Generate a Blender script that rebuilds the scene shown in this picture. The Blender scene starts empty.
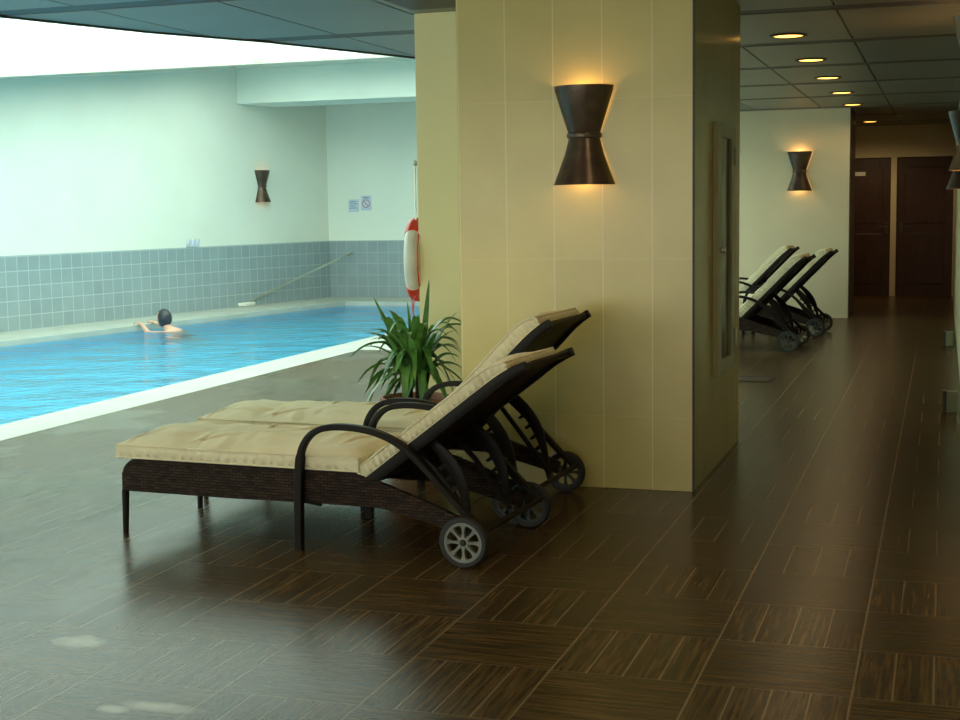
import bpy, bmesh, math, random
from mathutils import Vector, Matrix, noise
random.seed(7)
C = bpy.context.scene.collection
PI = math.pi

# ------------------------------------------------------------------ helpers
class MB:
    """collects shapes into one mesh"""
    def __init__(s): s.bm = bmesh.new()
    def box(s, a, b):
        x0, y0, z0 = a; x1, y1, z1 = b
        v = [s.bm.verts.new(p) for p in ((x0,y0,z0),(x1,y0,z0),(x1,y1,z0),(x0,y1,z0),(x0,y0,z1),(x1,y0,z1),(x1,y1,z1),(x0,y1,z1))]
        for f in ((0,3,2,1),(4,5,6,7),(0,1,5,4),(1,2,6,5),(2,3,7,6),(3,0,4,7)):
            s.bm.faces.new([v[i] for i in f])
        return s
    def poly(s, pts): s.bm.faces.new([s.bm.verts.new(p) for p in pts]); return s
    def prism(s, pts, ext):
        """closed polygon pts extruded by vector ext"""
        e = Vector(ext); a = [s.bm.verts.new(p) for p in pts]; b = [s.bm.verts.new(Vector(p)+e) for p in pts]
        n = len(pts)
        try: s.bm.faces.new(a); s.bm.faces.new(b[::-1])
        except ValueError: pass
        for i in range(n): s.bm.faces.new((a[i], b[i], b[(i+1) % n], a[(i+1) % n]))
        return s
    def strip(s, rings, closed=True, caps=True):
        vs = [[s.bm.verts.new(p) for p in r] for r in rings]
        n = len(rings[0])
        for i in range(len(vs)-1):
            for j in range(n if closed else n-1):
                s.bm.faces.new((vs[i][j], vs[i][(j+1) % n], vs[i+1][(j+1) % n], vs[i+1][j]))
        if caps and closed:
            s.bm.faces.new(vs[0][::-1]); s.bm.faces.new(vs[-1])
        return s
    def tube(s, pts, r, n=8, caps=True):
        P = [Vector(p) for p in pts]; rings = []
        up = Vector((0.13, 0.21, 0.97))
        for i, p in enumerate(P):
            t = (P[min(i+1, len(P)-1)] - P[max(i-1, 0)]).normalized()
            if abs(t.dot(up)) > .98: up = Vector((.9, .3, .1)).normalized()
            a = t.cross(up).normalized(); b = a.cross(t)
            rr = r[i] if isinstance(r, (list, tuple)) else r
            rings.append([p + (a*math.cos(k*2*PI/n) + b*math.sin(k*2*PI/n))*rr for k in range(n)])
        return s.strip(rings, True, caps)
    def band(s, path, y0, y1, h):
        """flat bar of thickness h swept along (x,z) path, from y0 to y1"""
        rings = []
        for i, (x, z) in enumerate(path):
            a = path[max(i-1, 0)]; b = path[min(i+1, len(path)-1)]
            t = Vector((b[0]-a[0], 0, b[1]-a[1])).normalized(); nn = Vector((-t.z, 0, t.x))*(h[i] if isinstance(h, list) else h)/2
            p = Vector((x, 0, z)); bv = min(.004, abs(y1-y0)/5)
            q = []
            for sgn in (1, -1):
                ya, yb = (y0, y1) if sgn > 0 else (y1, y0)
                d = bv if ya < yb else -bv
                q.append(p+nn*sgn+Vector((0, ya+d, 0))); q.append(p+nn*sgn+Vector((0, yb-d, 0)))
                q.append(p+nn*sgn*.6+Vector((0, yb, 0)))
                q.append(p-nn*sgn*.6+Vector((0, yb, 0)))
            rings.append(q)
        return s.strip(rings)
    def lathe(s, prof, c=(0,0,0), axis='Z', n=32, a0=0, a1=2*PI, sy=1.0):
        full = abs(a1-a0) > 2*PI-1e-3; m = n if full else n+1
        rings = []
        for r, h in prof:
            ring = []
            for k in range(m):
                a = a0+(a1-a0)*k/n; ca, sa = math.cos(a)*r, math.sin(a)*r*sy
                ring.append(Vector(c)+(Vector((ca, sa, h)) if axis == 'Z' else Vector((ca, h, sa)) if axis == 'Y' else Vector((h, ca, sa))))
            rings.append(ring)
        return s.strip(rings, full, False)
    def ball(s, c, r, n=12, sc=(1,1,1)):
        M = Matrix.Translation(c) @ Matrix.Diagonal((sc[0], sc[1], sc[2], 1))
        bmesh.ops.create_uvsphere(s.bm, u_segments=n, v_segments=max(6, n*2//3), radius=r, matrix=M); return s
    def build(s, name, m, parent=None, smooth=35, bevel=0, recalc=True, weld=False):
        if weld: bmesh.ops.remove_doubles(s.bm, verts=s.bm.verts, dist=1e-5)
        if recalc: bmesh.ops.recalc_face_normals(s.bm, faces=s.bm.faces)
        me = bpy.data.meshes.new(name); s.bm.to_mesh(me); s.bm.free()
        if smooth:
            for p in me.polygons: p.use_smooth = True
            me.set_sharp_from_angle(angle=math.radians(smooth))
        me.materials.append(m)
        o = bpy.data.objects.new(name, me); C.objects.link(o)
        if parent: o.parent = parent
        if bevel:
            b = o.modifiers.new('bevel', 'BEVEL'); b.width = bevel; b.segments = 2; b.limit_method = 'ANGLE'
        return o

def thing(name, label, cat, loc=(0,0,0), rz=0, group=None):
    o = bpy.data.objects.new(name, None); C.objects.link(o); o.location = loc; o.rotation_euler = (0,0,rz)
    o.empty_display_size = .1
    return tag(o, label, cat, group)
def tag(o, label, cat, group=None):
    o['label'] = label; o['category'] = cat
    if group: o['group'] = group
    return o
def struct(o, label=None):
    o['kind'] = 'structure'
    if label: o['label'] = label
    return o
def copy_tree(o, parent=None):
    c = o.copy(); C.objects.link(c)
    if parent: c.parent = parent
    for ch in list(o.children): copy_tree(ch, c)
    return c
def spline(pts, n=8):
    out = []; P = [Vector(p) for p in pts]
    for i in range(len(P)-1):
        p0, p1, p2, p3 = P[max(i-1,0)], P[i], P[i+1], P[min(i+2, len(P)-1)]
        for k in range(n):
            t = k/n
            out.append(.5*((2*p1)+(p2-p0)*t+(2*p0-5*p1+4*p2-p3)*t*t+(3*p1-p0-3*p2+p3)*t**3))
    out.append(P[-1]); return out

# ------------------------------------------------------------------ materials
class Mat:
    def __init__(s, name):
        s.m = bpy.data.materials.new(name); s.m.use_nodes = True; s.t = s.m.node_tree
        s.b = s.t.nodes['Principled BSDF']; s.out = s.t.nodes['Material Output']
    def n(s, kind, **kw):
        nd = s.t.nodes.new(kind)
        for k, v in kw.items():
            if k.startswith('i_'):
                key = k[2:]; key = int(key) if key.isdigit() else key.replace('_', ' ')
                s.set(nd, key, v)
            else: setattr(nd, k, v)
        return nd
    def set(s, nd, key, v):
        if isinstance(v, bpy.types.NodeSocket): s.t.links.new(v, nd.inputs[key])
        else: nd.inputs[key].default_value = v
    def math(s, op, a, b=0.0, c=0.0):
        nd = s.n('ShaderNodeMath', operation=op); s.set(nd, 0, a); s.set(nd, 1, b); s.set(nd, 2, c); return nd.outputs[0]
    def mix(s, f, a, b):
        nd = s.n('ShaderNodeMix', data_type='RGBA'); s.set(nd, 0, f); s.set(nd, 6, a); s.set(nd, 7, b); return nd.outputs[2]
    def coord(s, kind='Object'): return s.n('ShaderNodeTexCoord').outputs[kind]
    def xyz(s, v):
        nd = s.n('ShaderNodeSeparateXYZ'); s.set(nd, 0, v); return nd.outputs
    def vec(s, x, y, z=0.0):
        nd = s.n('ShaderNodeCombineXYZ'); s.set(nd, 0, x); s.set(nd, 1, y); s.set(nd, 2, z); return nd.outputs[0]
    def noise(s, v, scale, detail=3, rough=.5):
        nd = s.n('ShaderNodeTexNoise'); s.set(nd, 'Vector', v); nd.inputs['Scale'].default_value = scale
        nd.inputs['Detail'].default_value = detail; nd.inputs['Roughness'].default_value = rough; return nd.outputs[0]
    def ramp(s, f, a, b):
        nd = s.n('ShaderNodeMapRange'); s.set(nd, 0, f); s.set(nd, 1, a); s.set(nd, 2, b); nd.clamp = True; return nd.outputs[0]
    def bump(s, h, strength=.3, dist=.01):
        nd = s.n('ShaderNodeBump'); s.set(nd, 'Height', h); nd.inputs['Strength'].default_value = strength
        nd.inputs['Distance'].default_value = dist; s.t.links.new(nd.outputs[0], s.b.inputs['Normal']); return nd.outputs[0]
    def base(s, col=None, rough=None, metal=None, spec=None, coat=None):
        for k, v in (('Base Color', col), ('Roughness', rough), ('Metallic', metal), ('Specular IOR Level', spec), ('Coat Weight', coat)):
            if v is not None: s.set(s.b, k, v)
        return s.m
def c4(r, g, b): return (r, g, b, 1)
def plain(name, col, rough=.5, metal=0., var=.08, scale=8., bump=0., spec=None):
    q = Mat(name); v = q.coord(); n = q.noise(v, scale)
    f = q.ramp(n, .3, .7)
    lo = c4(*[x*(1-var) for x in col]); hi = c4(*[min(1, x*(1+var)) for x in col])
    q.base(q.mix(f, lo, hi), rough, metal, spec)
    if bump: q.bump(q.noise(v, scale*6), bump, .004)
    return q.m
def joint(q, u, period, off, w):
    """1 on a joint line of width w every period"""
    t = q.math('SUBTRACT', u, off); t = q.math('DIVIDE', t, period); t = q.math('FRACT', q.math('ADD', t, 100.5))
    t = q.math('ABSOLUTE', q.math('SUBTRACT', t, .5)); return q.math('LESS_THAN', t, w/period/2)

TILE, TX, TY = .4504, -.2276, 4.523
def floor_mat():
    q = Mat('basketweave_floor_tile'); v = q.coord(); x, y, z = q.xyz(v)
    gx = q.math('DIVIDE', q.math('SUBTRACT', x, TX), TILE); gy = q.math('DIVIDE', q.math('SUBTRACT', y, TY), TILE)
    ix = q.math('FLOOR', gx); iy = q.math('FLOOR', gy)
    par = q.math('FLOORED_MODULO', q.math('ADD', ix, iy), 2.0)          # 1 = planks run in depth
    par = q.math('GREATER_THAN', par, .5)
    fx = q.math('FRACT', q.math('ADD', gx, 200.)); fy = q.math('FRACT', q.math('ADD', gy, 200.))
    def pick(a, b):
        return q.math('ADD', q.math('MULTIPLY', par, a), q.math('MULTIPLY', q.math('SUBTRACT', 1.0, par), b))
    across = pick(fx, fy); along = pick(y, x)
    pl = q.math('MULTIPLY', across, 4.0); pk = q.math('FLOOR', pl)
    d = q.math('ABSOLUTE', q.math('SUBTRACT', q.math('FRACT', q.math('ADD', pl, .5)), .5))
    pj = q.math('MULTIPLY', q.math('LESS_THAN', d, .026), q.math('ADD', q.math('MULTIPLY', par, .75), .12))
    ex = q.math('SUBTRACT', .5, q.math('ABSOLUTE', q.math('SUBTRACT', fx, .5)))
    ey = q.math('SUBTRACT', .5, q.math('ABSOLUTE', q.math('SUBTRACT', fy, .5)))
    ej = q.math('MAXIMUM', q.math('LESS_THAN', ex, .008), q.math('MULTIPLY', q.math('LESS_THAN', ey, .007), .5))
    rnd = q.n('ShaderNodeTexWhiteNoise', noise_dimensions='3D'); q.set(rnd, 0, q.vec(ix, iy, pk)); rv = rnd.outputs[0]
    grain = q.noise(q.vec(q.math('MULTIPLY', along, 1.8), q.math('MULTIPLY', across, 16.), q.math('MULTIPLY', rv, 30.)), 2.2, 4, .5)
    fine = q.noise(q.vec(q.math('MULTIPLY', along, 5.), q.math('MULTIPLY', across, 60.), q.math('MULTIPLY', rv, 30.)), 2., 3)
    g = q.ramp(q.math('ADD', q.math('MULTIPLY', grain, .85), q.math('MULTIPLY', fine, .15)), .32, .68)
    col = q.mix(g, c4(.022, .014, .006), c4(.128, .080, .031))
    col = q.mix(q.math('MULTIPLY', rv, .35), col, c4(.045, .030, .018))
    grout = c4(.23, .175, .10)
    col = q.mix(q.math('MULTIPLY', pj, .75), col, grout)
    col = q.mix(q.math('MULTIPLY', ej, .55), col, grout)
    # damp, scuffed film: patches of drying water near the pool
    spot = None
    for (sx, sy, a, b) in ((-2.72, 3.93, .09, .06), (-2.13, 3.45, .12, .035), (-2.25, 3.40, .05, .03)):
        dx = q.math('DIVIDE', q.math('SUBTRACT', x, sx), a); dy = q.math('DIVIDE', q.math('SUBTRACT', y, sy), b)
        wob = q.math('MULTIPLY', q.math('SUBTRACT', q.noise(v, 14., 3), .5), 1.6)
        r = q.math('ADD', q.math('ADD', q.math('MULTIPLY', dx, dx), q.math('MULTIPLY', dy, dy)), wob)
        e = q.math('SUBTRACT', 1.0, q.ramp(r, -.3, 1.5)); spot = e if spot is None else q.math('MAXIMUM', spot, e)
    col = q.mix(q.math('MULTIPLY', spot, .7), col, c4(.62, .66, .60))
    wet = q.ramp(q.noise(q.vec(x, q.math('MULTIPLY', y, .6), 3.3), 1.5, 4, .55), .50, .60)
    wet = q.math('MULTIPLY', wet, q.math('SUBTRACT', 1.0, q.ramp(x, -3.6, -2.4)))
    rough = q.math('SUBTRACT', .27, q.math('MULTIPLY', wet, .12))
    q.base(col, rough, 0, .15)
    q.bump(q.math('SUBTRACT', 1.0, q.math('MAXIMUM', pj, ej)), .05, .001)
    return q.m
def wall_tile_mat(name, col, grout, pw, ph, offx, offz, rough, along='x', jw=.004, jz=None, ang=None, hj=1.0):
    q = Mat(name); v = q.coord(); x, y, z = q.xyz(v)
    if ang is not None:   # coordinate along an oblique wall
        u = q.math('ADD', q.math('MULTIPLY', x, ang[0]), q.math('MULTIPLY', y, ang[1]))
    else:
        u = q.math('ADD', x, y)
    j = q.math('MAXIMUM', joint(q, u, pw, offx, jw), q.math('MULTIPLY', joint(q, z, ph, offz, jz or jw), hj))
    n = q.noise(v, 3.5, 4); f = q.ramp(n, .3, .7)
    iu = q.math('FLOOR', q.math('DIVIDE', q.math('SUBTRACT', u, offx), pw)); iz = q.math('FLOOR', q.math('DIVIDE', q.math('SUBTRACT', z, offz), ph))
    w = q.n('ShaderNodeTexWhiteNoise', noise_dimensions='3D'); q.set(w, 0, q.vec(iu, iz, 0.0))
    base = q.mix(q.math('MULTIPLY', q.math('ADD', f, w.outputs[0]), .5), c4(*[c*.9 for c in col]), c4(*[min(1, c*1.08) for c in col]))
    q.base(q.mix(j, base, c4(*grout)), rough, 0, .5)
    q.bump(q.math('SUBTRACT', q.math('MULTIPLY', n, .2), j), .2, .002)
    return q.m
def weave_mat(name, c1, c2, dark):
    q = Mat(name); v = q.coord(); x, y, z = q.xyz(v); u = q.math('ADD', x, y)
    br = q.n('ShaderNodeTexBrick'); q.set(br, 'Vector', q.vec(u, z, 0.0))
    br.inputs['Scale'].default_value = 1.; br.inputs['Brick Width'].default_value = .034; br.inputs['Row Height'].default_value = .0125
    br.inputs['Mortar Size'].default_value = .0022; br.inputs['Mortar Smooth'].default_value = .8; br.offset = .5
    br.inputs['Color1'].default_value = c4(*c1); br.inputs['Color2'].default_value = c4(*c2); br.inputs['Mortar'].default_value = c4(*dark)
    q.base(br.outputs[0], .5, 0, .15)
    q.bump(q.math('SUBTRACT', 1.0, br.outputs[1]), .9, .006)
    return q.m
def cloth_mat():
    q = Mat('cream_canvas'); v = q.coord(); n = q.noise(v, 5., 4)
    w1 = q.noise(v, 260., 2)
    q.base(q.mix(q.ramp(n, .3, .7), c4(.74, .68, .46), c4(.84, .78, .55)), .85, 0, .2)
    h = q.math('ADD', q.math('MULTIPLY', q.noise(v, 9., 3), 1.0), q.math('MULTIPLY', w1, .06))
    q.bump(h, .35, .02); return q.m
def wood_mat(name, a, b, scale=4, rough=.4):
    q = Mat(name); v = q.coord(); x, y, z = q.xyz(v)
    g = q.noise(q.vec(q.math('MULTIPLY', q.math('ADD', x, y), 14.), q.math('MULTIPLY', z, 1.2), 0.0), scale, 6, .6)
    q.base(q.mix(q.ramp(g, .35, .65), c4(*a), c4(*b)), rough); return q.m
def emit_mat(name, col, s):
    q = Mat(name); q.base(c4(.9, .9, .9), .4); q.set(q.b, 'Emission Color', c4(*col)); q.set(q.b, 'Emission Strength', s); return q.m
def glass_mat(name, tint, rough=.0, fac=None):
    q = Mat(name); tr = q.n('ShaderNodeBsdfTransparent'); tr.inputs[0].default_value = c4(*tint)
    gl = q.n('ShaderNodeBsdfGlossy'); gl.inputs['Roughness'].default_value = rough
    fr = q.n('ShaderNodeFresnel'); fr.inputs[0].default_value = 1.45
    mx = q.n('ShaderNodeMixShader'); q.set(mx, 0, fr.outputs[0] if fac is None else fac); q.set(mx, 1, tr.outputs[0]); q.set(mx, 2, gl.outputs[0])
    q.t.links.new(mx.outputs[0], q.out.inputs['Surface']); return q.m
def water_mat():
    q = Mat('pool_water'); v = q.coord(); x, y, z = q.xyz(v)
    h = q.math('ADD', q.noise(v, 1.6, 3, .5), q.math('MULTIPLY', q.noise(v, 6.5, 3, .55), .35))
    bp = q.n('ShaderNodeBump'); q.set(bp, 'Height', h); bp.inputs['Strength'].default_value = 1.; bp.inputs['Distance'].default_value = .06
    tr = q.n('ShaderNodeBsdfRefraction'); tr.inputs['Color'].default_value = c4(.72, .93, 1.0); tr.inputs['IOR'].default_value = 1.333; tr.inputs['Roughness'].default_value = 0.; q.set(tr, 'Normal', bp.outputs[0])
    gl = q.n('ShaderNodeBsdfGlossy'); gl.inputs['Roughness'].default_value = .06; q.set(gl, 'Normal', bp.outputs[0])
    fr = q.n('ShaderNodeFresnel'); fr.inputs[0].default_value = 1.333; q.set(fr, 'Normal', bp.outputs[0])
    mx = q.n('ShaderNodeMixShader'); q.set(mx, 0, fr.outputs[0]); q.set(mx, 1, tr.outputs[0]); q.set(mx, 2, gl.outputs[0])
    q.t.links.new(mx.outputs[0], q.out.inputs['Surface']); q.m.node_tree.nodes.remove(q.b); return q.m

M = dict(
    floor=floor_mat(),
    coping=plain('pale_stone_coping', (.40, .42, .37), .5, 0, .08, 2.5, .1),
    plaster=plain('white_plaster', (.74, .77, .68), .7, 0, .03, 1.2, .05),
    corridor=plain('cream_plaster', (.70, .62, .42), .65, 0, .03, 1.2, .05),
    sand=wall_tile_mat('sand_wall_tile', (.62, .525, .195), (.74, .65, .33), .25, .79, -2.365+6.885, .37, .24, jw=.005, jz=.004, hj=.35),
    sand_side=wall_tile_mat('sand_wall_tile_side', (.62, .525, .20), (.70, .61, .31), .25, .79, -1.167+6.87, .37, .17, jw=.005, jz=.004, hj=.35),
    blue=wall_tile_mat('blue_grey_wall_tile', (.27, .34, .36), (.40, .48, .48), .184, .184, 0., .0, .3, ang=(.186, .983), jw=.012),
    blue_end=wall_tile_mat('blue_grey_wall_tile_end', (.25, .31, .33), (.32, .39, .39), .184, .184, .05, 0., .3, ang=(1., 0.), jw=.012),
    basin=wall_tile_mat('blue_pool_tile', (.03, .70, 1.), (.13, .74, 1.), .15, .15, 0., 0., .3, ang=(1., 0.), jw=.006),
    ceil=plain('grey_ceiling_panel', (.19, .185, .15), .42, 0, .06, 1.5),
    dark=plain('dark_brown_trim', (.035, .027, .020), .5),
    wicker=weave_mat('dark_woven_rattan', (.062, .038, .024), (.022, .014, .010), (.003, .002, .002)),
    metal=plain('dark_bronze_metal', (.011, .009, .007), .5, .0, .1, 20., 0., .18),
    sling=plain('black_mesh_fabric', (.014, .012, .011), .7),
    canvas=cloth_mat(),
    rubber=plain('black_rubber', (.012, .012, .012), .55),
    rim=plain('grey_plastic_rim', (.20, .22, .19), .45),
    rimdark=plain('charcoal_plastic_rim', (.035, .045, .04), .5),
    lit_sand=plain('sand_paint_skylit', (.86, .77, .40), .5, 0, .02, 1.5, .04),  # skylight brightness of the wing put into a raised base colour
    copper=plain('brown_glazed_metal', (.085, .055, .035), .28, .35, .3, 14., .1),
    inner=plain('cream_lamp_lining', (.8, .65, .4), .6),
    bulb=emit_mat('warm_bulb', (1., .55, .18), 25.),
    lamp=emit_mat('warm_downlight', (1., .48, .08), 5.),
    steel=plain('brushed_steel', (.55, .56, .50), .3, .8),
    skyglass=glass_mat('skylight_glass', (.80, 1., .955)),
    water=water_mat(),
    clear=glass_mat('clear_glass', (.97, .97, .95)),
    mirror=plain('dark_glass', (.05, .06, .045), .12),
    door=wood_mat('dark_red_wood', (.032, .012, .006), (.070, .024, .012)),
    terracotta=plain('terracotta', (.42, .17, .10), .7, 0, .15, 9., .2),
    soil=plain('dark_soil', (.035, .022, .014), .9, 0, .4, 30., .5),
    white=plain('white_enamel', (.80, .80, .70), .35),
    red=plain('red_enamel', (.70, .045, .02), .35),
    rope=plain('pink_rope', (.75, .22, .28), .7),
    paper=plain('pale_blue_sign', (.52, .58, .70), .5),
    ink=plain('grey_blue_print', (.18, .24, .34), .5),
    inkred=plain('faded_red_print', (.40, .20, .24), .5),
    skin=plain('skin', (.62, .36, .26), .5, 0, .06),
    hair=plain('dark_wet_hair', (.025, .028, .035), .35, 0, .3, 40., .4),
    swimwear=plain('black_swimwear', (.02, .02, .03), .6),
    olive=plain('olive_wall', (.48, .45, .28), .6, 0, .02, 1.),
    cabinet=plain('olive_cream_paint', (.46, .44, .27), .35, 0, .03, 3.),
    pale=plain('pale_green_plastic', (.20, .22, .13), .5),
)
def leaf_mat():
    q = Mat('glossy_green_leaf'); v = q.coord(); n = q.noise(v, 7., 3)
    q.base(q.mix(q.ramp(n, .35, .65), c4(.04, .15, .03), c4(.14, .32, .07)), .32, 0, .5)
    q.set(q.b, 'Subsurface Weight', 0.0); return q.m
M['leaf'] = leaf_mat()

# ------------------------------------------------------------------ the setting
YB, YF, XR, CH = -1.6, 22.4, .145, 2.58
WL = lambda y: -10.96+(y-14.486)*.1895            # oblique pool-side wall, x at depth y
PE = lambda y: -10.14+(y-13.39)*.1784             # far rim of the pool
def top_z(y):                                     # top of the pool-side wall under the sloping skylight
    return max(2.72, 2.60+.106*(y-10.27))
PY0, PY1, PX, CX = 1.5, 20.3, -6.09, -5.66

struct(MB().prism([(CX, YB, -.1), (XR, YB, -.1), (XR, YF+.3, -.1), (-3.5, YF+.3, -.1), (-3.5, 13.25, -.1), (CX, 13.25, -.1)], (0,0,.1)).build('floor', M['floor'], smooth=0))
# pale stone surround of the pool
m = MB()
m.prism([(PX, PY0, -.1), (CX, PY0, -.1), (CX, 13.25, -.1), (-3.5, 13.25, -.1), (-3.5, 21.4, -.1), (PX, 21.4, -.1)], (0,0,.102))
m.prism([(WL(PY0), PY0, -.1), (PE(PY0), PY0, -.1), (PE(PY1), PY1, -.1), (WL(PY1), PY1, -.1)], (0,0,.102))
m.prism([(WL(PY1), PY1, -.1), (PX, PY1, -.1), (PX, 21.4, -.1), (WL(21.4), 21.4, -.1)], (0,0,.102))
m.prism([(WL(YB), YB, -.1), (CX, YB, -.1), (CX, PY0, -.1), (WL(PY0), PY0, -.1)], (0,0,.102))
struct(m.build('floor_pool_surround', M['coping'], smooth=0), 'pale stone surround along the edges of the pool')
# pool basin
m = MB(); D = -1.25
m.poly([(PE(PY0), PY0, D), (PX, PY0, D), (PX, PY1, D), (PE(PY1), PY1, D)])
m.poly([(PX, PY0, D), (PX, PY0, -.1), (PX, PY1, -.1), (PX, PY1, D)])
m.poly([(PE(PY0), PY0, D), (PE(PY1), PY1, D), (PE(PY1), PY1, -.1), (PE(PY0), PY0, -.1)])
m.poly([(PE(PY1), PY1, D), (PX, PY1, D), (PX, PY1, -.1), (PE(PY1), PY1, -.1)])
m.poly([(PE(PY0), PY0, D), (PE(PY0), PY0, -.1), (PX, PY0, -.1), (PX, PY0, D)])
struct(m.build('floor_pool_basin', M['basin'], smooth=0, recalc=False), 'blue tiled basin of the swimming pool')
w = MB().poly([(PE(PY0), PY0, -.06), (PX, PY0, -.06), (PX, PY1, -.06), (PE(PY1), PY1, -.06)]).build('pool_water', M['water'], smooth=0)
w['kind'] = 'stuff'; w['label'] = 'rippled bright blue water filling the swimming pool'; w['category'] = 'water'

# walls
T = .15
m = MB(); ys = [YB, 11.4, 19.1, 21.4]
pts = [(WL(YB), YB, 0), (WL(21.4), 21.4, 0)]+[(WL(y), y, top_z(y)+.15) for y in ys[::-1]]
struct(m.prism(pts, (-T, 0, 0)).build('wall_left', M['plaster'], smooth=0))
struct(MB().prism([(WL(21.4)-T, 21.4, 0), (-3.5, 21.4, 0), (-3.5, 21.4, 3.95), (WL(21.4)-T, 21.4, 3.95)], (0, T, 0)).build('wall_end', M['plaster'], smooth=0))
BH = .93
struct(MB().prism([(WL(YB), YB, 0), (WL(21.4), 21.4, 0), (WL(21.4), 21.4, BH), (WL(YB), YB, BH)], (.012, 0, 0)).build('trim_1', M['blue'], smooth=0), 'blue-grey tiled dado on the wall beside the pool')
struct(MB().box((WL(21.4), 21.388, 0), (-3.5, 21.4, BH)).build('trim_2', M['blue_end'], smooth=0), 'blue-grey tiled dado on the wall at the far end of the pool')
struct(MB().box((XR, YB, 0), (XR+T, YF+T, CH+.2)).build('wall_right', M['olive'], smooth=0))
m = MB()
for a, b in (((WL(YB)-T, YB-T, 0), (XR+T, YB, .12)), ((WL(YB)-T, YB-T, 2.45), (XR+T, YB, CH+1)), ((WL(YB)-T, YB-T, .12), (-12.6, YB, 2.45)), ((-.9, YB-T, .12), (XR+T, YB, 2.45))): m.box(a, b)
struct(m.build('wall_back', M['plaster'], smooth=0))
fr = struct(MB().box((-12.6, YB-.1, .12), (-.9, YB-.05, .17)).box((-12.6, YB-.1, 2.40), (-.9, YB-.05, 2.45)).build('window_added', M['dark'], smooth=0), 'wide window added behind the camera to light the pillar')  # unseen window added as daylight fill for the pillar and loungers
for k in range(9): MB().box((-12.6+k*1.4575, YB-.1, .17), (-12.55+k*1.4575, YB-.05, 2.40)).build('mullion', M['dark'], fr, 0)
MB().box((-12.6, YB-.078, .17), (-.9, YB-.072, 2.40)).build('pane', M['clear'], fr, 0)
# pale block in the corridor, and the wall behind it closing the pool hall
struct(MB().box((-3.5, 18.0, 0), (-1.11, 19.0, CH+.1)).build('wall_block', M['corridor'], smooth=0), 'pale plaster wall block at the end of the corridor with a wall lamp')
struct(MB().box((-1.1135, 17.995, 0), (-1.105, 19.0, CH)).build('trim_3', M['copper'], smooth=0), 'dark brown sheet over the side face of the pale wall block')  # thin brown sheet covers the whole side face of the block
struct(MB().box((-3.65, 19.0, 0), (-3.5, YF+T, 3.95)).build('wall_side', M['corridor'], smooth=0))
# far wall with two door openings
m = MB()
Y = YF
for a, b in (((-3.5, Y, 0), (-1.60, Y+T, CH+.2)), ((-1.60, Y, 2.10), (XR, Y+T, CH+.2)), ((-.775, Y, 0), (-.69, Y+T, 2.10)), ((.13, Y, 0), (XR, Y+T, 2.1))): m.box(a, b)
struct(m.build('wall_far', M['corridor'], smooth=0))
struct(MB().box((-1.8, Y+.10, 0), (XR+T, Y+.16, CH)).build('far_light_stop', M['dark'], smooth=0))  # unseen dark sheet added behind the doors to block leaking sky light
def door(name, x0, x1, hx, label):
    d = struct(MB().box((x0, Y+.05, 0), (x1, Y+.09, 2.10)).build(name, M['door'], smooth=0, bevel=.003), label)
    for z0, z1 in ((.18, .95), (1.10, 1.95)):
        a, b = x0+.12, x1-.12
        MB().prism([(a, Y+.05, z0), (b, Y+.05, z0), (b, Y+.05, z1), (a, Y+.05, z1)], (0, -.012, 0)).build('door_panel', M['door'], d, 0, bevel=.008)
    k = MB().box((hx-.02, Y+.035, .95), (hx+.02, Y+.05, 1.12)).tube([(hx, Y+.04, 1.05), (hx, Y, 1.05), (hx+(.11 if hx < (x0+x1)/2 else -.11), Y-.005, 1.05)], .009)
    k.build('door_handle', M['copper'], d)
    return d
door('door_1', -1.60, -.775, -.84, 'dark red wooden door at the corridor end, left of the two, beside the pale wall block')
door('door_2', -.69, .13, -.62, 'dark red wooden door at the corridor end, right of the two')
tag(MB().box((-1.31, Y+.032, 1.83), (-1.15, Y+.05, 1.89)).build('door_sign', M['white'], smooth=0, bevel=.002), 'small pale plate on the dark red door at the corridor end', 'sign')

# tiled pillar and the wing behind it
p = struct(MB().box((-2.372, 6.885, 0), (-1.160, 8.51, CH)).build('wall_pillar', M['sand'], smooth=0, bevel=.003), 'big square pillar faced with sand coloured tiles')
p.data.materials.append(M['sand_side'])
for f in p.data.polygons:
    if abs(f.normal.x) > .9: f.material_index = 1
struct(MB().box((-3.018, 8.0, 0), (-2.372, 9.7, CH)).build('wall_pillar_wing', M['lit_sand'], smooth=0, bevel=.004), 'yellow wing of the tiled pillar, set back behind the potted plant')
struct(MB().box((-1.166, 6.880, 0), (-1.155, 6.888, CH)).build('trim_4', M['dark'], smooth=0), 'thin dark edge strip on the corner of the tiled pillar')

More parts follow.
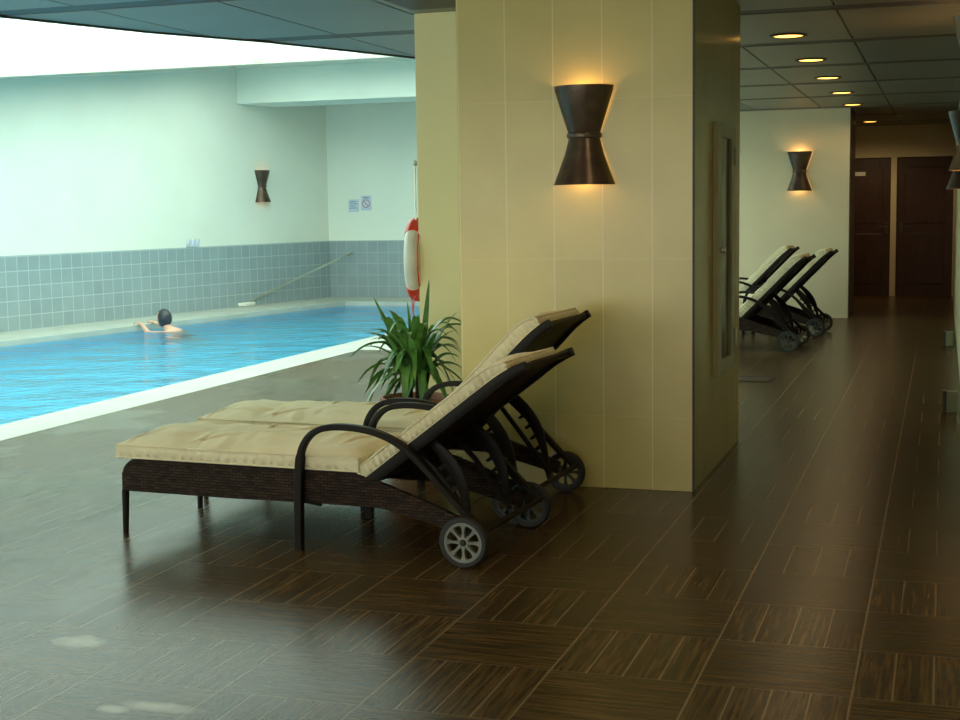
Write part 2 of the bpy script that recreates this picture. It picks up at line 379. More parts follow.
# ceiling of grey panels with dark gaps, cut along a slanting edge
E = [(-9.55, YB), (-5.24, 7.07), (-4.85, 8.07), (-4.41, 8.87), (-3.86, 10.27), (-3.5, 18.0)]
def edge_x(y):
    for (xa, ya), (xb, yb) in zip(E, E[1:]):
        if y <= yb: return xa+(xb-xa)*(y-ya)/(yb-ya)
    return -3.5
m = MB()
y = 7.02-1.79*6
rows = []
while y < YF: rows.append(y); y += 1.79
for y0 in rows:
    ya, yb = max(y0+.10, YB), min(y0+1.79-.10, YF)
    if yb-ya < .1: continue
    x1 = XR
    xs = [XR]+[-.64-.8*k for k in range(12)]
    for xa, xb in zip(xs, xs[1:]):
        a, b = xb+.007, xa-.007
        # clip the panel against the slanting edge
        sub = [ya]+[e[1] for e in E if ya < e[1] < yb]+[yb]
        for s0, s1 in zip(sub, sub[1:]):
            P0, P1 = edge_x(s0), edge_x(s1)
            if P0 >= b and P1 >= b: continue
            def at(x): return s0+(s1-s0)*(x-P0)/(P1-P0) if abs(P1-P0) > 1e-6 else s1
            if P0 <= a and P1 <= a: poly = [(a, s0), (b, s0), (b, s1), (a, s1)]
            else:
                poly = [(max(a, P0), s0), (b, s0)]
                if P1 > b: poly += [(b, at(b))]
                else: poly += [(b, s1), (max(a, P1), s1)]
                if P0 < a < P1: poly += [(a, at(a))]
            m.prism([(px, py, CH) for px, py in poly], (0, 0, .03))
struct(m.build('ceiling', M['ceil'], smooth=0), 'grey ceiling panels separated by dark gaps')
m = MB(); sl = [(XR, YB), (XR, YF+.3), (-3.5, YF+.3)]+[e for e in E[::-1]]
for y0 in rows:
    if y0-.08 > YB and y0+.08 < YF:
        m.prism([(edge_x(y0-.08), y0-.099, CH+.004), (XR, y0-.099, CH+.004), (XR, y0+.099, CH+.004), (edge_x(y0+.08), y0+.099, CH+.004)], (0, 0, .06))  # solid dark strips fill the gaps, painting the shade of a recess
struct(m.prism([(a, b, CH+.06) for a, b in sl], (0, 0, .12)).build('ceiling_slab', M['dark'], smooth=0), 'dark slab and gap strips painting the shade above the ceiling panels')
m = MB()
for (xa, ya), (xb, yb) in zip(E, E[1:]):
    t = Vector((xb-xa, yb-ya, 0)).normalized(); nn = Vector((-t.y, t.x, 0))*.03
    m.prism([(xa, ya, CH-.01), (xb, yb, CH-.01), (xb+nn.x, yb+nn.y, CH-.01), (xa+nn.x, ya+nn.y, CH-.01)], (0, 0, max(top_z(ya), top_z(yb))+.02-CH))
struct(m.build('trim_5', M['dark'], smooth=0), 'dark edge of the ceiling where the skylight begins')
# skylight: glass pane ruled between the ceiling edge and the wall top
def roof(y, t):
    x0, z0 = edge_x(y)-.03, top_z(y); x1, z1 = WL(y), top_z(y)
    return (x0+(x1-x0)*t, y, z0+(z1-z0)*t)
ys = [YB, 0, 3, 5, 7.07, 8.87, 10.27, 11.4, 13, 15, 17.0, 18.4]
SF = .90
m = MB()
for ya, yb in zip(ys, ys[1:]): m.poly([roof(ya, 0), roof(ya, SF), roof(yb, SF), roof(yb, 0)])
struct(m.build('window_1', M['skyglass'], smooth=0, recalc=False, weld=True), 'long glass skylight over the swimming pool')
m = MB()
ys2 = ys+[19.15, 21.4]
for ya, yb in zip(ys2, ys2[1:]):
    t0 = SF if yb <= 18.5 else 0
    q = [roof(ya, t0), roof(ya, 1), roof(yb, 1), roof(yb, t0)]
    m.prism(q, (0, 0, .06))
struct(m.build('ceiling_skylight_border', M['plaster'], smooth=0), 'white plaster border around the skylight')
struct(MB().box((WL(19), 19.15, 3.03), (-3.5, 20.05, 3.545)).build('trim_6', M['plaster'], smooth=0, bevel=.01), 'deep white beam across the far end of the pool hall')
tag(MB().box((-2.93, 7.30, CH-.022), (-2.372, 7.72, CH)).build('ceiling_vent', M['dark'], smooth=0, bevel=.004), 'dark brown vent on the ceiling beside the top of the tiled pillar', 'vent')

# ------------------------------------------------------------------ ceiling lights
def downlight(x, y, label, power=18.):
    t = thing('ceiling_light', label, 'ceiling light', (x, y, CH), 0, 'round ceiling lights of the corridor')
    MB().lathe([(.103, -.001), (.125, -.001), (.128, -.006), (.122, -.012), (.106, -.012), (.103, -.001)], n=32).build('trim_ring', M['dark'], t)
    m = MB(); m.lathe([(.104, -.004), (.09, -.008), (.05, -.011), (.001, -.012)], n=32); m.build('lamp', M['lamp'], t)
    l = bpy.data.lights.new('spot', 'SPOT'); l.energy = power; l.color = (1., .72, .38); l.spot_size = math.radians(168); l.spot_blend = .6; l.shadow_soft_size = .08
    lo = bpy.data.objects.new('spot', l); C.objects.link(lo); lo.parent = t; lo.location = (0, 0, -.02)
    return t
NM = ['nearest of the corridor ceiling lights', 'second nearest of the corridor ceiling lights', 'third nearest of the corridor ceiling lights',
      'fourth nearest of the corridor ceiling lights', 'just in front of the pale wall block',
      'farthest of the row, before the two doors', 'half hidden behind the pale wall block']
for (x, y), nm in zip(((-1.045, 10.08), (-1.045, 11.83), (-1.045, 13.56), (-1.045, 15.44), (-1.05, 17.36), (-1.03, 21.09), (-1.34, 21.0)), NM):
    downlight(x, y, 'round warm glowing light, '+nm, 38. if y > 20 and x > -1.2 else 15.)

for k, (x, y) in enumerate(((-1.045, 5.4), (-2.64, 4.9), (-2.64, 2.9), (-1.045, 3.5), (-1.045, 1.2), (-4.2, 3.0))):  # extra out-of-frame lights added as warm fill on the pillar
    downlight(x, y, 'round warm ceiling light added above the picture as fill for the pillar', 20.)
# ------------------------------------------------------------------ wall lamps (half hourglass shades)
def sconce(loc, rz, label, power, group='hourglass wall lamps'):
    t = thing('wall_lamp', label, 'lamp', loc, rz, group)
    # local: wall is the plane y=0, room towards -y, z from 0 to .485
    prof = [(.151, .485), (.147, .46), (.112, .35), (.083, .262), (.076, .245)]
    low = [(.076, .245), (.080, .225), (.100, .15), (.130, .07), (.157, .0)]
    def shell(pr):
        m = MB(); r = [(a, b) for a, b in pr]+[(a-.004, b) for a, b in pr[::-1]]
        m.lathe([(a, b) for a, b in r]+[r[0]], c=(0, -.001, 0), n=28, a0=PI, a1=2*PI, sy=.85); return m
    for nm, pr in (('upper_shade', prof), ('lower_shade', low)): shell(pr).build(nm, M['copper'], t).rotation_euler = (0, 0, -.045)
    m = MB(); ring = [(.078, .228), (.086, .232), (.089, .243), (.086, .254), (.078, .258)]
    m.lathe(ring, c=(0, -.006, 0), n=28, a0=PI, a1=2*PI, sy=.87); m.build('waist_ring', M['copper'], t)
    m = MB().box((-.035, -.02, .19), (.035, 0, .30)); m.build('back_plate', M['dark'], t)
    for z in (.35, .13):
        b = MB().ball((0, -.055, z), .022, 12, (1, 1, 1.3)).build('bulb', M['bulb'] if power else M['inner'], t)
    if power:
        for z, e in ((.43, 1.), (.055, .55)):
            l = bpy.data.lights.new('lamp_light', 'POINT'); l.energy = power*e; l.color = (1., .56, .20); l.shadow_soft_size = .02
            lo = bpy.data.objects.new('lamp_light', l); C.objects.link(lo); lo.parent = t; lo.location = (0, -.05, z)
    return t
sconce((-1.705, 6.885, 1.53), 0, 'large brown hourglass wall lamp glowing on the front of the sand tiled pillar', 1.3)
sconce((-1.715, 18.0, 1.58), 0, 'brown hourglass wall lamp glowing on the pale wall block down the corridor', 1.6)
a = math.atan2(.983, .186)
sconce((WL(19.66)+.002, 19.66, 1.57), a, 'small grey-brown hourglass wall lamp on the wall beside the pool', .2)
sconce((XR, 9.5, 1.50), -PI/2, 'hourglass wall lamp on the right wall of the corridor, the farther of the two', 6.)
sconce((XR, 4.85, 1.52), -PI/2, 'hourglass wall lamp at the top right picture corner, cut by the frame', 6.)

# ------------------------------------------------------------------ glazed cabinet on the pillar side
t = thing('wall_cabinet', 'narrow pale framed glazed cabinet set on the right side of the tiled pillar', 'cabinet', (-1.160, 7.78, .51))
y0, y1, z0, z1, fw = -.30, .32, 0, 1.345, .13
m = MB()
for a, b in (((0, y0, z0), (.03, y0+fw, z1)), ((0, y1-fw, z0), (.03, y1, z1)), ((0, y0+fw, z0), (.03, y1-fw, z0+.07)), ((0, y0+fw, z1-.07), (.03, y1-fw, z1))): m.box(a, b)
m.build('door_frame', M['cabinet'], t, 0, bevel=.004)
MB().box((.004, y0+fw, z0+.07), (.014, y1-fw, z1-.07)).build('glass_pane', M['mirror'], t, 0)
for z in (.16, 1.18): MB().tube([(.034, y1-.03, z-.05), (.034, y1-.03, z+.05)], .012).build('hinge', M['steel'], t)
MB().ball((.045, y0+.06, .67), .018).build('knob', M['steel'], t)

# ------------------------------------------------------------------ sun loungers
W = .62
def make_lounger(deg, rim, pl=.80, pt=.050):
    t = thing('sun_lounger', '', 'sun lounger')
    a = math.radians(deg); hx, hz = 1.20, .29
    # woven side panels: rounded at the foot, tapering towards the wheels
    def panel():
        p = [(.0, .195)]+[(.09-.09*math.cos(k*PI/12), .255+.09*math.sin(k*PI/12)) for k in range(7)]
        p += [(.6, .352), (1.16, .340), (1.30, .300), (1.50, .235), (1.68, .165), (1.67, .105), (1.50, .150), (1.28, .198), (1.05, .200), (.6, .195)]
        return p
    for y in (0, W-.03):
        m = MB(); m.prism([(u, y, z) for u, z in panel()], (0, .03, 0)); m.build('side_panel', M['wicker'], t, 0, bevel=.006)
    MB().box((0, .03, .195), (.03, W-.03, .30)).build('foot_panel', M['wicker'], t, 0, bevel=.006)
    m = MB()
    for k in range(14): m.box((.05+k*.083, .03, .318), (.05+k*.083+.06, W-.03, .334))
    m.build('seat_slats', M['metal'], t, 0, bevel=.003)
    for y in (.012, W-.012):
        MB().tube([(.012, y, .20), (.008, y, .10), (.004, y, 0)], [.017, .015, .013], 10).build('leg', M['metal'], t)
    arm = [(.905, 0), (.908, .12), (.912, .25), (.918, .36), (.935, .44), (.985, .503), (1.07, .532), (1.20, .532), (1.31, .508), (1.40, .463), (1.49, .385), (1.58, .295), (1.67, .205), (1.75, .135)]
    ap = [(p.x, p.y) for p in spline([Vector((u, z, 0)) for u, z in arm], 5)]
    for y0, y1 in ((-.040, -.004), (W+.004, W+.040)):
        MB().band(ap, y0, y1, [.034 if z < .4 and u < 1 else .026 for u, z in ap]).build('armrest', M['metal'], t)
    for y in (-.01, W-.02):
        MB().tube([(.92, y+.015, .21), (1.0, y+.015, .20)], .012).build('arm_brace', M['metal'], t)
    # backrest, a rail frame with curled head end
    def bk(s):       # point and normal along the backrest, s metres from the hinge
        b = max(0, s-.74); ang = a-min(b, .2)*1.9
        x = hx+min(s, .74)*math.cos(a); z = hz+min(s, .74)*math.sin(a)
        k = 6
        for i in range(k):
            aa = a-1.9*b*(i+.5)/k; x += b/k*math.cos(aa); z += b/k*math.sin(aa)
        return Vector((x, 0, z)), Vector((-math.sin(ang), 0, math.cos(ang)))
    ss = [i*.885/18 for i in range(19)]
    for y0 in (.004, W-.034):
        path = [(bk(s)[0].x, bk(s)[0].z) for s in ss]
        MB().band(path, y0, y0+.03, [.052-.016*max(0, s-.7)/.2 for s in ss]).build('back_rail', M['metal'], t)
    for s in (.02, .86):
        c = bk(s)[0]; MB().tube([(c.x, .02, c.z), (c.x, W-.02, c.z)], .016).build('back_crossbar', M['metal'], t)
    m = MB(); rr = []
    for s in ss[:-1]:
        c, n = bk(s+.02); rr.append([c+n*.004+Vector((0, .03, 0)), c+n*.004+Vector((0, W-.03, 0)), c-n*.006+Vector((0, W-.03, 0)), c-n*.006+Vector((0, .03, 0))])
    m.strip(rr); m.build('back_sling', M['wicker'], t, 0)
    # notched curved support bars
    for y in (.075, W-.10):
        A, B = bk(.33)[0], Vector((1.635, 0, .17)); d = B-A; nrm = Vector((-d.z, 0, d.x)).normalized()
        if nrm.x < 0: nrm = -nrm
        c = [A+d*(i/14)+nrm*.042*math.sin(PI*i/14) for i in range(15)]
        m = MB(); m.band([(p.x, p.z) for p in c], y, y+.02, [.024+.030*math.sin(PI*min(1, i/14+.08)) for i in range(15)])
        for i in range(5, 13, 2):
            q = c[i]-nrm*.022; m.prism([(q.x, y, q.z+.012), (q.x-.030, y, q.z-.016), (q.x-.018, y, q.z-.022), (q.x+.006, y, q.z-.008)], (0, .02, 0))
        m.build('notched_support', M['metal'], t)
    MB().band([(1.36, .47+(deg-37)*.004), (1.50, .33), (1.66, .12)], .11, .13, .02).build('stay_bar', M['metal'], t)
    MB().band([(1.36, .47+(deg-37)*.004), (1.50, .33), (1.66, .12)], W-.13, W-.11, .02).build('stay_bar', M['metal'], t)
    MB().tube([(1.677, -.075, .1), (1.677, W+.075, .1)], .011, 10).build('axle', M['metal'], t)
    MB().tube([(1.745, -.03, .14), (1.745, W+.03, .14)], .012, 10).build('rear_crossbar', M['metal'], t)
    for y in (-.022, W+.022): MB().tube([(1.677, y, .1), (1.70, y, .18)], .010, 8).build('wheel_bracket', M['metal'], t)
    for y in (-.068, W+.068):
        w = MB().lathe([(.082, -.016), (.097, -.016), (.103, -.009), (.103, .009), (.097, .016), (.082, .016), (.078, .0), (.082, -.016)], c=(1.677, y, .103), axis='Y', n=40).build('wheel', M['rubber'], t)
        m = MB(); m.lathe([(.070, -.013), (.083, -.013), (.083, .013), (.070, .013), (.070, -.013)], c=(1.677, y, .103), axis='Y', n=40)
        m.lathe([(.0005, -.011), (.022, -.011), (.022, .011), (.0005, .011)], c=(1.677, y, .103), axis='Y', n=20)
        for k in range(8):
            b = k*PI/4; r = []
            for rad, hw, th in ((.018, .0075, .010), (.038, .0045, .009), (.055, .0055, .009), (.066, .010, .010), (.076, .022, .011)):
                o = Vector((math.cos(b), 0, math.sin(b))); q = Vector((-math.sin(b), 0, math.cos(b))); c0 = Vector((1.677, y, .103))+o*rad
                r.append([c0+q*hw+Vector((0, th, 0)), c0-q*hw+Vector((0, th, 0)), c0-q*hw-Vector((0, th, 0)), c0+q*hw-Vector((0, th, 0))])
            m.strip(r)
        m.build('rim', rim if y < 0 else M['rimdark'], w)
        MB().lathe([(.0005, -.020), (.010, -.019), (.014, -.012), (.014, .012), (.010, .019), (.0005, .020)], c=(1.677, y, .103), axis='Y', n=20).build('hub', M['rubber'], w)
    # cushions
    def pad(name, back, L, thick, y0, y1, seed, crown, taper=0.):
        ns, nt = 130, 60; m = MB(); bm = m.bm; rg = random.Random(int(seed*10))
        cr = []
        for k in range(15):
            cx, cy, an = rg.uniform(.05, L-.05), rg.uniform(y0+.05, y1-.05), rg.uniform(-.5, .5)+(PI/2 if k % 3 == 0 else .35)
            cr.append((cx, cy, math.cos(an), math.sin(an), rg.uniform(.05, .14), rg.uniform(.009, .016), rg.uniform(.005, .010)))
        def crease(s, y):
            d = 0
            for cx, cy, ca, sa, ln, wd, dp in cr:
                a_ = (s-cx)*ca+(y-cy)*sa; b_ = -(s-cx)*sa+(y-cy)*ca+a_*a_*.9
                if abs(a_) < ln*2 and abs(b_) < .06: d += dp*math.exp(-(a_/ln)**2)*(math.exp(-(b_/wd)**2)-.6*math.exp(-((b_-wd*1.7)/wd)**2))
            return d
        def P(i, j, h):
            s = L*i/ns; tt = j/nt; c, n = back(s)
            es = min(s, L-s); et = min(tt, 1-tt)*(y1-y0)
            edge = min(1, es/.05)**.5*min(1, et/.05)**.5
            thk = thick*(1-taper*max(0, (s-L+.12)/.12)**2)
            wr = noise.noise(Vector((s*2.2+seed, tt*6, .3)))*.5+noise.noise(Vector((s*7+seed, tt*2.5+s*3, 1.7)))*.35+noise.noise(Vector((s*15, tt*4.5+s*5, seed)))*.2
            y = y0+(y1-y0)*tt
            if h > .5: return c+n*(thk+edge*(crown*math.sin(PI*tt)**.6+wr*.020-crease(s, y)))+Vector((0, y, 0))
            return c+n*.0+Vector((0, y, 0))
        top = [[bm.verts.new(P(i, j, 1)) for j in range(nt+1)] for i in range(ns+1)]
        bot = [[bm.verts.new(P(i, j, 0)) for j in range(nt+1)] for i in range(ns+1)]
        for i in range(ns):
            for j in range(nt):
                bm.faces.new((top[i][j], top[i+1][j], top[i+1][j+1], top[i][j+1])); bm.faces.new((bot[i][j+1], bot[i+1][j+1], bot[i+1][j], bot[i][j]))
        loop = [(i, 0) for i in range(ns)]+[(ns, j) for j in range(nt)]+[(i, nt) for i in range(ns, 0, -1)]+[(0, j) for j in range(nt, 0, -1)]
        N = len(loop); cen = (y0+y1)/2; mid = []
        for k, (i, j) in enumerate(loop):
            p = (top[i][j].co+bot[i][j].co)/2; pk = .006+(.0065 if seed > 5 else .003)*math.sin(k*1.3+seed)+.003*noise.noise(Vector((k*.6, seed, 0)))
            o = Vector((0, -1 if j == 0 else 1 if j == nt else 0, 0))
            if i == 0 or i == ns:
                tdir = (back(L)[0]-back(L-.02)[0]).normalized() if i == ns else (back(0)[0]-back(.02)[0]).normalized(); o = o+tdir
            mid.append(bm.verts.new(p+o.normalized()*pk))
        for k in range(N):
            k2 = (k+1) % N; (i, j), (i2, j2) = loop[k], loop[k2]
            bm.faces.new((top[i][j], top[i2][j2], mid[k2], mid[k])); bm.faces.new((mid[k], mid[k2], bot[i2][j2], bot[i][j]))
        o = m.build(name, M['canvas'], t, 75)
        for h in (0, 1):
            src = [P(i, j, h) for i, j in loop]; src.append(src[0])
            MB().tube([q+Vector((0, (-.002 if j == 0 else .002 if j == nt else 0), 0)) for q, (i, j) in zip(src, loop+[loop[0]])], .0045, 6, False).build('piping', M['canvas'], o)
        return o
    pad('seat_cushion', lambda s: (Vector((-.02+s, 0, .348-.0*s)), Vector((0, 0, 1))), 1.20, .054, .0, W-.0, 3.1, .042)
    def bc(s):
        c, n = bk(s+.01); return c+n*.022, n
    pad('back_cushion', bc, pl, pt, .012, W-.012, 8.4, .022, .45)
    return t
L1 = make_lounger(37.0, M['rim'])
L1.location = (-3.456, 5.362, 0); L1.rotation_euler = (0, 0, -math.radians(3.8))
L1['label'] = 'nearest dark woven sun lounger with cream cushions, whole in view before the tiled pillar'; L1['group'] = 'woven sun loungers'
L2 = make_lounger(45.6, M['rimdark'], .83, .064)
L2.location = (-3.495, 6.155, 0); L2.rotation_euler = (0, 0, -math.radians(3.3))
L2['label'] = 'dark woven sun lounger with cream cushions between the nearest lounger and the tiled pillar'; L2['group'] = 'woven sun loungers'
for loc, rz, lb in (((-3.07, 13.86, 0), -3.0, 'front one of the three sun loungers by the pale wall block, backrest in middle'),
                    ((-2.955, 15.43, 0), -2.0, 'rightmost of the three sun loungers before the pale wall block'),
                    ((-3.48, 16.55, 0), -2.0, 'rearmost of the three sun loungers by the pale wall block, backrest at left')):
    c = copy_tree(L2); c.location = loc; c.rotation_euler = (0, 0, math.radians(rz)); c['label'] = lb

# ------------------------------------------------------------------ potted plant
t = thing('potted_plant', 'bushy green potted plant with long pointed leaves beside the tiled pillar', 'plant', (-2.86, 7.50, 0))
MB().lathe([(.001, 0), (.135, 0), (.145, .01), (.19, .30), (.205, .305), (.21, .35), (.195, .355), (.185, .345), (.17, .30), (.001, .30)], n=40).build('pot', M['terracotta'], t)
MB().lathe([(.178, .315), (.1, .325), (.001, .33)], n=24).build('soil', M['soil'], t)
m = MB()
for k in range(5):
    b = k*1.3; m.tube([(.05*math.cos(b), .05*math.sin(b), .30), (.06*math.cos(b), .06*math.sin(b), .42), (.08*math.cos(b), .07*math.sin(b), .5)], [.014, .012, .010])
m.build('stem', M['soil'], t)
def leaf(m, base, tip, mid_lift, wd):
    A, B = Vector(base), Vector(tip); n = 14; hor = B-A; hor.z = 0
    side = hor.cross(Vector((0, 0, 1))); side = side.normalized() if side.length > .13 else Vector((.95, .3, 0))
    if abs(side.y) > .85: side = (side+Vector((.5, 0, 0))).normalized()
    rings = []
    for i in range(n+1):
        s = i/n; p = A.lerp(B, s)+Vector((0, 0, mid_lift*4*s*(1-s)))
        w = wd*(math.sin(PI*(s*.82+.16))**.8)*(1 if s < .95 else .5); w = max(w, .001) if i < n else .0008
        rings.append([p-side*w+Vector((0, 0, w*.45)), p-Vector((0, 0, w*.05)), p+side*w+Vector((0, 0, w*.45)), p+Vector((0, 0, .0015))])
    m.strip(rings)
m = MB()
H = [((-.02, 0, .46), (-.245, -.02, .925), .0, .016), ((-.04, 0, .45), (-.35, -.04, .425), .10, .018), ((-.03, .02, .5), (-.275, 0, .675), .07, .013),
     ((-.01, .02, .45), (-.045, 0, .90), .02, .009), ((.02, .02, .45), (.08, .03, 1.02), .0, .013), ((.06, 0, .5), (.265, -.03, .845), .04, .019),
     ((.06, .02, .5), (.25, .05, .70), .13, .018), ((-.02, -.02, .45), (-.30, -.06, .36), .09, .018)]
for h in H: leaf(m, *h[:3], h[3]*1.35)
for k in range(90):
    b = random.uniform(0, 2*PI); r0 = random.uniform(0, .07); e = random.random()
    L = random.uniform(.20, .36); zt = random.uniform(.26, .75) if e < .85 else random.uniform(.7, .84)
    bx, by = math.cos(b), math.sin(b)*.8
    base = (bx*r0+random.uniform(-.05, .05), by*r0, random.uniform(.40, .56)); tip = (bx*L*(1.1-.3*e), by*L*(1.0-.3*e), zt)
    if tip[1] > .42 or (tip[0] > .40): continue
    leaf(m, base, tip, random.uniform(.06, .15), random.uniform(.015, .027))
m.build('foliage', M['leaf'], t, 30)

# ------------------------------------------------------------------ life ring on the pillar wing
t = thing('life_ring', 'white life ring with red bands hanging on the left side of the pillar wing', 'life ring', (-3.098, 8.20, 1.114), math.radians(10))
def torus_arc(m, R, r, a0, a1, n=40, k=14, closed=False):
    rings = [[Vector((r*math.cos(j*2*PI/k), (R+r*math.sin(j*2*PI/k))*math.cos(a0+(a1-a0)*i/n), (R+r*math.sin(j*2*PI/k))*math.sin(a0+(a1-a0)*i/n))) for j in range(k)] for i in range(n+(0 if closed else 1))]
    if closed: rings.append(rings[0])
    m.strip(rings, True, not closed)
m = MB(); torus_arc(m, .21, .05, 0, 2*PI, 64, 16, True); m.build('ring', M['white'], t, weld=True)
for c in (PI-1.08, PI+1.08, 1.08, -1.08):
    m = MB(); torus_arc(m, .21, .054, c-.30, c+.30, 12); m.build('band', M['red'], t)
m = MB()
m.tube([(.045, .262*math.cos(PI/2+k*PI/16), .262*math.sin(PI/2+k*PI/16)) for k in range(33)], .005, 6); m.build('grab_line', M['red'], t)
tag(MB().tube([(-3.055, 8.06, 1.36), (-3.055, 8.06, 1.72)], .006).ball((-3.052, 8.06, 1.70), .017).tube([(-3.018, 8.06, 1.70), (-3.055, 8.06, 1.70)], .006).build('wall_hook', M['steel']), 'thin metal rod and hook above the life ring', 'hook')
m = MB(); m.tube([tuple(q) for q in spline([(-3.070, 8.06, .90), (-3.060, 8.0, .80), (-3.035, 7.975, .66), (-3.022, 7.97, .54), (-3.040, 7.975, .68), (-3.078, 8.02, .88)], 8)], .004, 6)
tag(m.build('rope', M['rope']), 'thin pink rope dangling below the life ring', 'rope')

# ------------------------------------------------------------------ pole, signs, small things
t = thing('pool_pole', 'long thin metal pool pole leaning from the pool edge against the end wall', 'pole')
MB().tube([(-10.03, 19.30, .075), (-9.23, 21.36, .735)], .016, 10).build('shaft', M['steel'], t)
MB().box((-10.11, 19.0, .005), (-9.96, 19.32, .06)).build('brush_head', M['white'], t, 0, bevel=.015)

def sign(name, x0, x1, z0, z1, label):
    t = thing(name, label, 'sign', ((x0+x1)/2, 21.4, z0))
    w, h = (x1-x0)/2, z1-z0
    MB().box((-w, -.01, 0), (w, 0, h)).build('board', M['paper'], t, 0, bevel=.002); return t, w, h
t, w, h = sign('notice', -9.28, -9.10, 1.40, 1.60, 'small pale blue notice with lines of text on the end wall above the pool')
m = MB()
for k, (a, b) in enumerate(((-.8, .6), (-.8, .8), (-.8, .4), (-.8, .7))): m.box((w*a, -.012, h*(.78-.17*k)), (w*b, -.010, h*(.78-.17*k)+.014))
m.build('print', M['ink'], t, 0)
t, w, h = sign('notice', -9.06, -8.88, 1.42, 1.66, 'small pale notice with a round prohibition mark, right of the lined notice')
m = MB(); m.lathe([(.055, -.013), (.070, -.013), (.070, -.010), (.055, -.010), (.055, -.013)], c=(0, 0, .11), axis='Y', n=28)
m.prism([(-.045, -.013, .150), (-.036, -.013, .159), (.045, -.013, .070), (.036, -.013, .061)], (0, .003, 0)); m.build('prohibition_mark', M['inkred'], t, 0)
MB().box((-.05, -.012, .195), (.05, -.010, .215)).build('print', M['ink'], t, 0)

m = MB(); base = Vector((WL(18.02)+.014, 18.02, .94)); dr = Vector((.186, .983, 0))
for k in (-1, 0, 1):
    q = base+dr*(k*.10)
    m.strip([[q+dr*a+Vector((b, 0, c)) for a, b, c in ((-.03, 0, 0), (.03, 0, 0), (.03, .02, 0), (-.03, .02, 0))], [q+dr*(a+.03)+Vector((b, 0, c+.10)) for a, b, c in ((-.02, 0, 0), (.02, 0, 0), (.02, .02, 0), (-.02, .02, 0))]])
tag(m.build('wall_marker', M['paper'], None, 0), 'tiny pale blue slanted marker on top of the tiled dado behind the swimmer', 'marker')

for y, s, lb in ((9.95, 1., 'small pale box on the floor at the right wall, the nearer one'), (14.6, 1., 'small pale box on the floor at the right wall, the farther one')):
    t = thing('floor_box', lb, 'box', (.085, y, 0), 0, 'small boxes at the right wall')
    MB().box((-.045, 0, 0), (.025, .1, .14)).build('cover', M['pale'], t, 0, bevel=.004)
    MB().box((-.070, 0, 0), (-.045, .1, .145)).build('edge_plate', M['dark'], t, 0)
t = thing('floor_hatch', 'small dark rectangular hatch frame in the floor behind the tiled pillar', 'hatch', (-1.50, 11.55, 0))
m = MB(); 
for a, b in (((-.2, -.18, 0), (.2, -.14, .006)), ((-.2, .14, 0), (.2, .18, .006)), ((-.2, -.14, 0), (-.17, .14, .006)), ((.17, -.14, 0), (.2, .14, .006))): m.box(a, b)
m.build('frame', M['dark'], t, 0); MB().box((-.17, -.14, 0), (.17, .14, .003)).build('cover', M['copper'], t, 0)

# ------------------------------------------------------------------ swimmer resting at the pool's far rim
def skin_mesh(verts, edges):
    me = bpy.data.meshes.new('tmp'); me.from_pydata([v[:3] for v in verts], edges, []); o = bpy.data.objects.new('tmp', me); C.objects.link(o)
    o.modifiers.new('s', 'SKIN')
    me.skin_vertices or None
    if not me.skin_vertices:
        bm = bmesh.new(); bm.from_mesh(me); bm.verts.layers.skin.verify(); bm.to_mesh(me); bm.free()
    for i, v in enumerate(verts):
        sv = me.skin_vertices[0].data[i]; sv.radius = (v[3], v[4] if len(v) > 4 else v[3]); sv.use_root = i == 0
    u = o.modifiers.new('u', 'SUBSURF'); u.levels = 2; u.render_levels = 2
    dg = bpy.context.evaluated_depsgraph_get(); dg.update()
    r = bpy.data.meshes.new_from_object(o.evaluated_get(dg)); bpy.data.objects.remove(o); bpy.data.meshes.remove(me); return r
# local frame: x = swimming direction (head first), y = left, z up; z=0 is the water surface
V, Ed = [], []
def add(x, y, z, r, link=None, r2=None):
    V.append((x, y, z, r) if r2 is None else (x, y, z, r, r2))
    if link is not None: Ed.append((link, len(V)-1))
    return len(V)-1
pel = add(-.26, 0, -.60, .115, None, .14)
wst = add(-.22, 0, -.42, .10, pel, .125)
chs = add(-.16, 0, -.22, .11, wst, .155)
ush = add(-.09, 0, -.075, .085, chs, .13)
nk = add(-.02, 0, .005, .050, ush)
hd = add(.03, 0, .075, .055, nk)
for sgn in (1, -1):
    sh = add(-.11, .165*sgn, -.06, .052, ush)
    el = add(.10, .24*sgn, -.04, .038, sh)
    wr = add(.28, .14*sgn, .055, .026, el)
    pm = add(.335, .125*sgn, .075, .030, wr, .018)
    for k in range(4):
        L = (.034, .040, .038, .030)[k]; fy = .125*sgn+(k-1.5)*.019
        f1 = add(.37, fy, .085, .0085, pm); f2 = add(.37+L*.8, fy+(k-1.5)*.003, .083, .0078, f1); add(.37+L*1.5, fy+(k-1.5)*.004, .068, .0068, f2)
    th = add(.33, (.125-.034*1)*sgn, .080, .009, pm); add(.36, (.125-.052)*sgn, .072, .0075, th)
    hp = add(-.27, .085*sgn, -.70, .080, pel); kn = add(-.12, .11*sgn, -.98, .055, hp); an = add(-.42, .11*sgn, -1.12, .035, kn); ft = add(-.50, .11*sgn, -1.14, .030, an); add(-.56, .11*sgn, -1.17, .018, ft)
me = skin_mesh(V, Ed)
m = MB(); m.bm.from_mesh(me)
hc = Vector((.045, 0, .135))
g0 = len(m.bm.verts)
bmesh.ops.create_icosphere(m.bm, subdivisions=4, radius=1)
m.bm.verts.ensure_lookup_table()
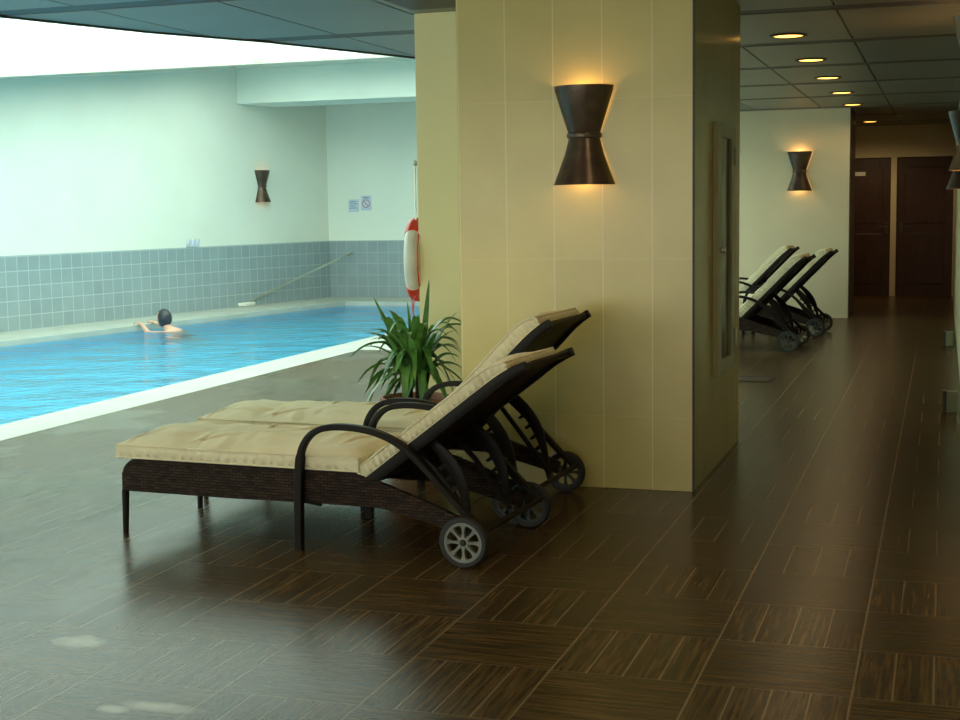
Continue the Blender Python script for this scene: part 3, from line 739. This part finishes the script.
for v in list(m.bm.verts)[g0:]:
    d = v.co.copy(); p = Vector((d.x*.098, d.y*.075, d.z*.115))
    if d.z < 0: p.x += -.012*d.z*0; p.y *= 1-.25*min(1, -d.z); p.x = p.x*(1-.12*(-d.z))+.012*(-d.z)
    def g(cx, cy, cz, s): return math.exp(-((d.x-cx)**2+(d.y-cy)**2+(d.z-cz)**2)/s)
    p.x += .024*g(1, 0, -.12, .025)+.008*g(.95, 0, -.48, .03)-.010*g(.93, .33, .03, .02)-.010*g(.93, -.33, .03, .02)+.010*g(.85, 0, -.85, .05)
    p.y += .014*g(0, 1, -.05, .03)-.014*g(0, -1, -.05, .03)
    v.co = hc+p
body = m.build('person', M['skin'], None, 60)
tag(body, 'dark haired swimmer in the pool holding the far rim, only head and arms above water', 'person')
bpy.data.meshes.remove(me)
m = MB(); g0 = 0
bmesh.ops.create_icosphere(m.bm, subdivisions=4, radius=1)
rem = []
for v in m.bm.verts:
    d = v.co.copy()
    face = d.x > .35 and d.z < .55+.3*abs(d.y)
    p = Vector((d.x*.108, d.y*.086, d.z*.124)); nz = noise.noise(d*5)*.006
    if d.z < -.2: p.y *= .92; 
    v.co = hc+p+d*nz+Vector((-.004, 0, .003)); 
    if face or d.z < -.80: rem.append(v)
bmesh.ops.delete(m.bm, geom=rem, context='VERTS')
m.build('hair', M['hair'], body, 60)
m = MB(); m.lathe([(.128, -.03), (.140, .0), (.138, .05), (.115, .10)], c=(0, 0, 0), n=24)
o = m.build('swimming_trunks', M['swimwear'], body); o.rotation_euler = (0, -PI/2-1.35+PI, 0); o.location = (-.26, 0, -.64); o.scale = (.95, 1.2, 1)
for s in (1, -1):
    MB().ball((hc.x+.086, .027*s, hc.z+.004), .011, 10).build('eye', M['white'], body)
body.location = (-9.37, 15.72, -.045); body.rotation_euler = (0, 0, math.radians(180-9))

# ------------------------------------------------------------------ light, sky, camera
wd = bpy.data.worlds.new('sky'); bpy.context.scene.world = wd; wd.use_nodes = True
bg = wd.node_tree.nodes['Background']; bg.inputs[0].default_value = (.97, 1.0, .90, 1); bg.inputs[1].default_value = 4.0

cam = bpy.data.cameras.new('camera'); co = bpy.data.objects.new('camera', cam); C.objects.link(co)
cam.sensor_width = 36.; cam.sensor_fit = 'HORIZONTAL'; cam.lens = 1407.55/960*36; cam.clip_start = .05; cam.clip_end = 200
fw = Vector((-0.311259, 0.944296, -0.106882)); rt = Vector((0.950132, 0.311488, -0.01497)); up = Vector((-0.019157, 0.106212, 0.994159))
R = Matrix((rt, up, -fw)).transposed().to_4x4()
co.matrix_world = Matrix.Translation((0, 0, 1.42)) @ R
sc = bpy.context.scene; sc.camera = co
sc.view_settings.view_transform = 'Standard'; sc.view_settings.look = 'None'; sc.view_settings.gamma = 1.; sc.view_settings.exposure = 0.
sc.view_settings.use_curve_mapping = False
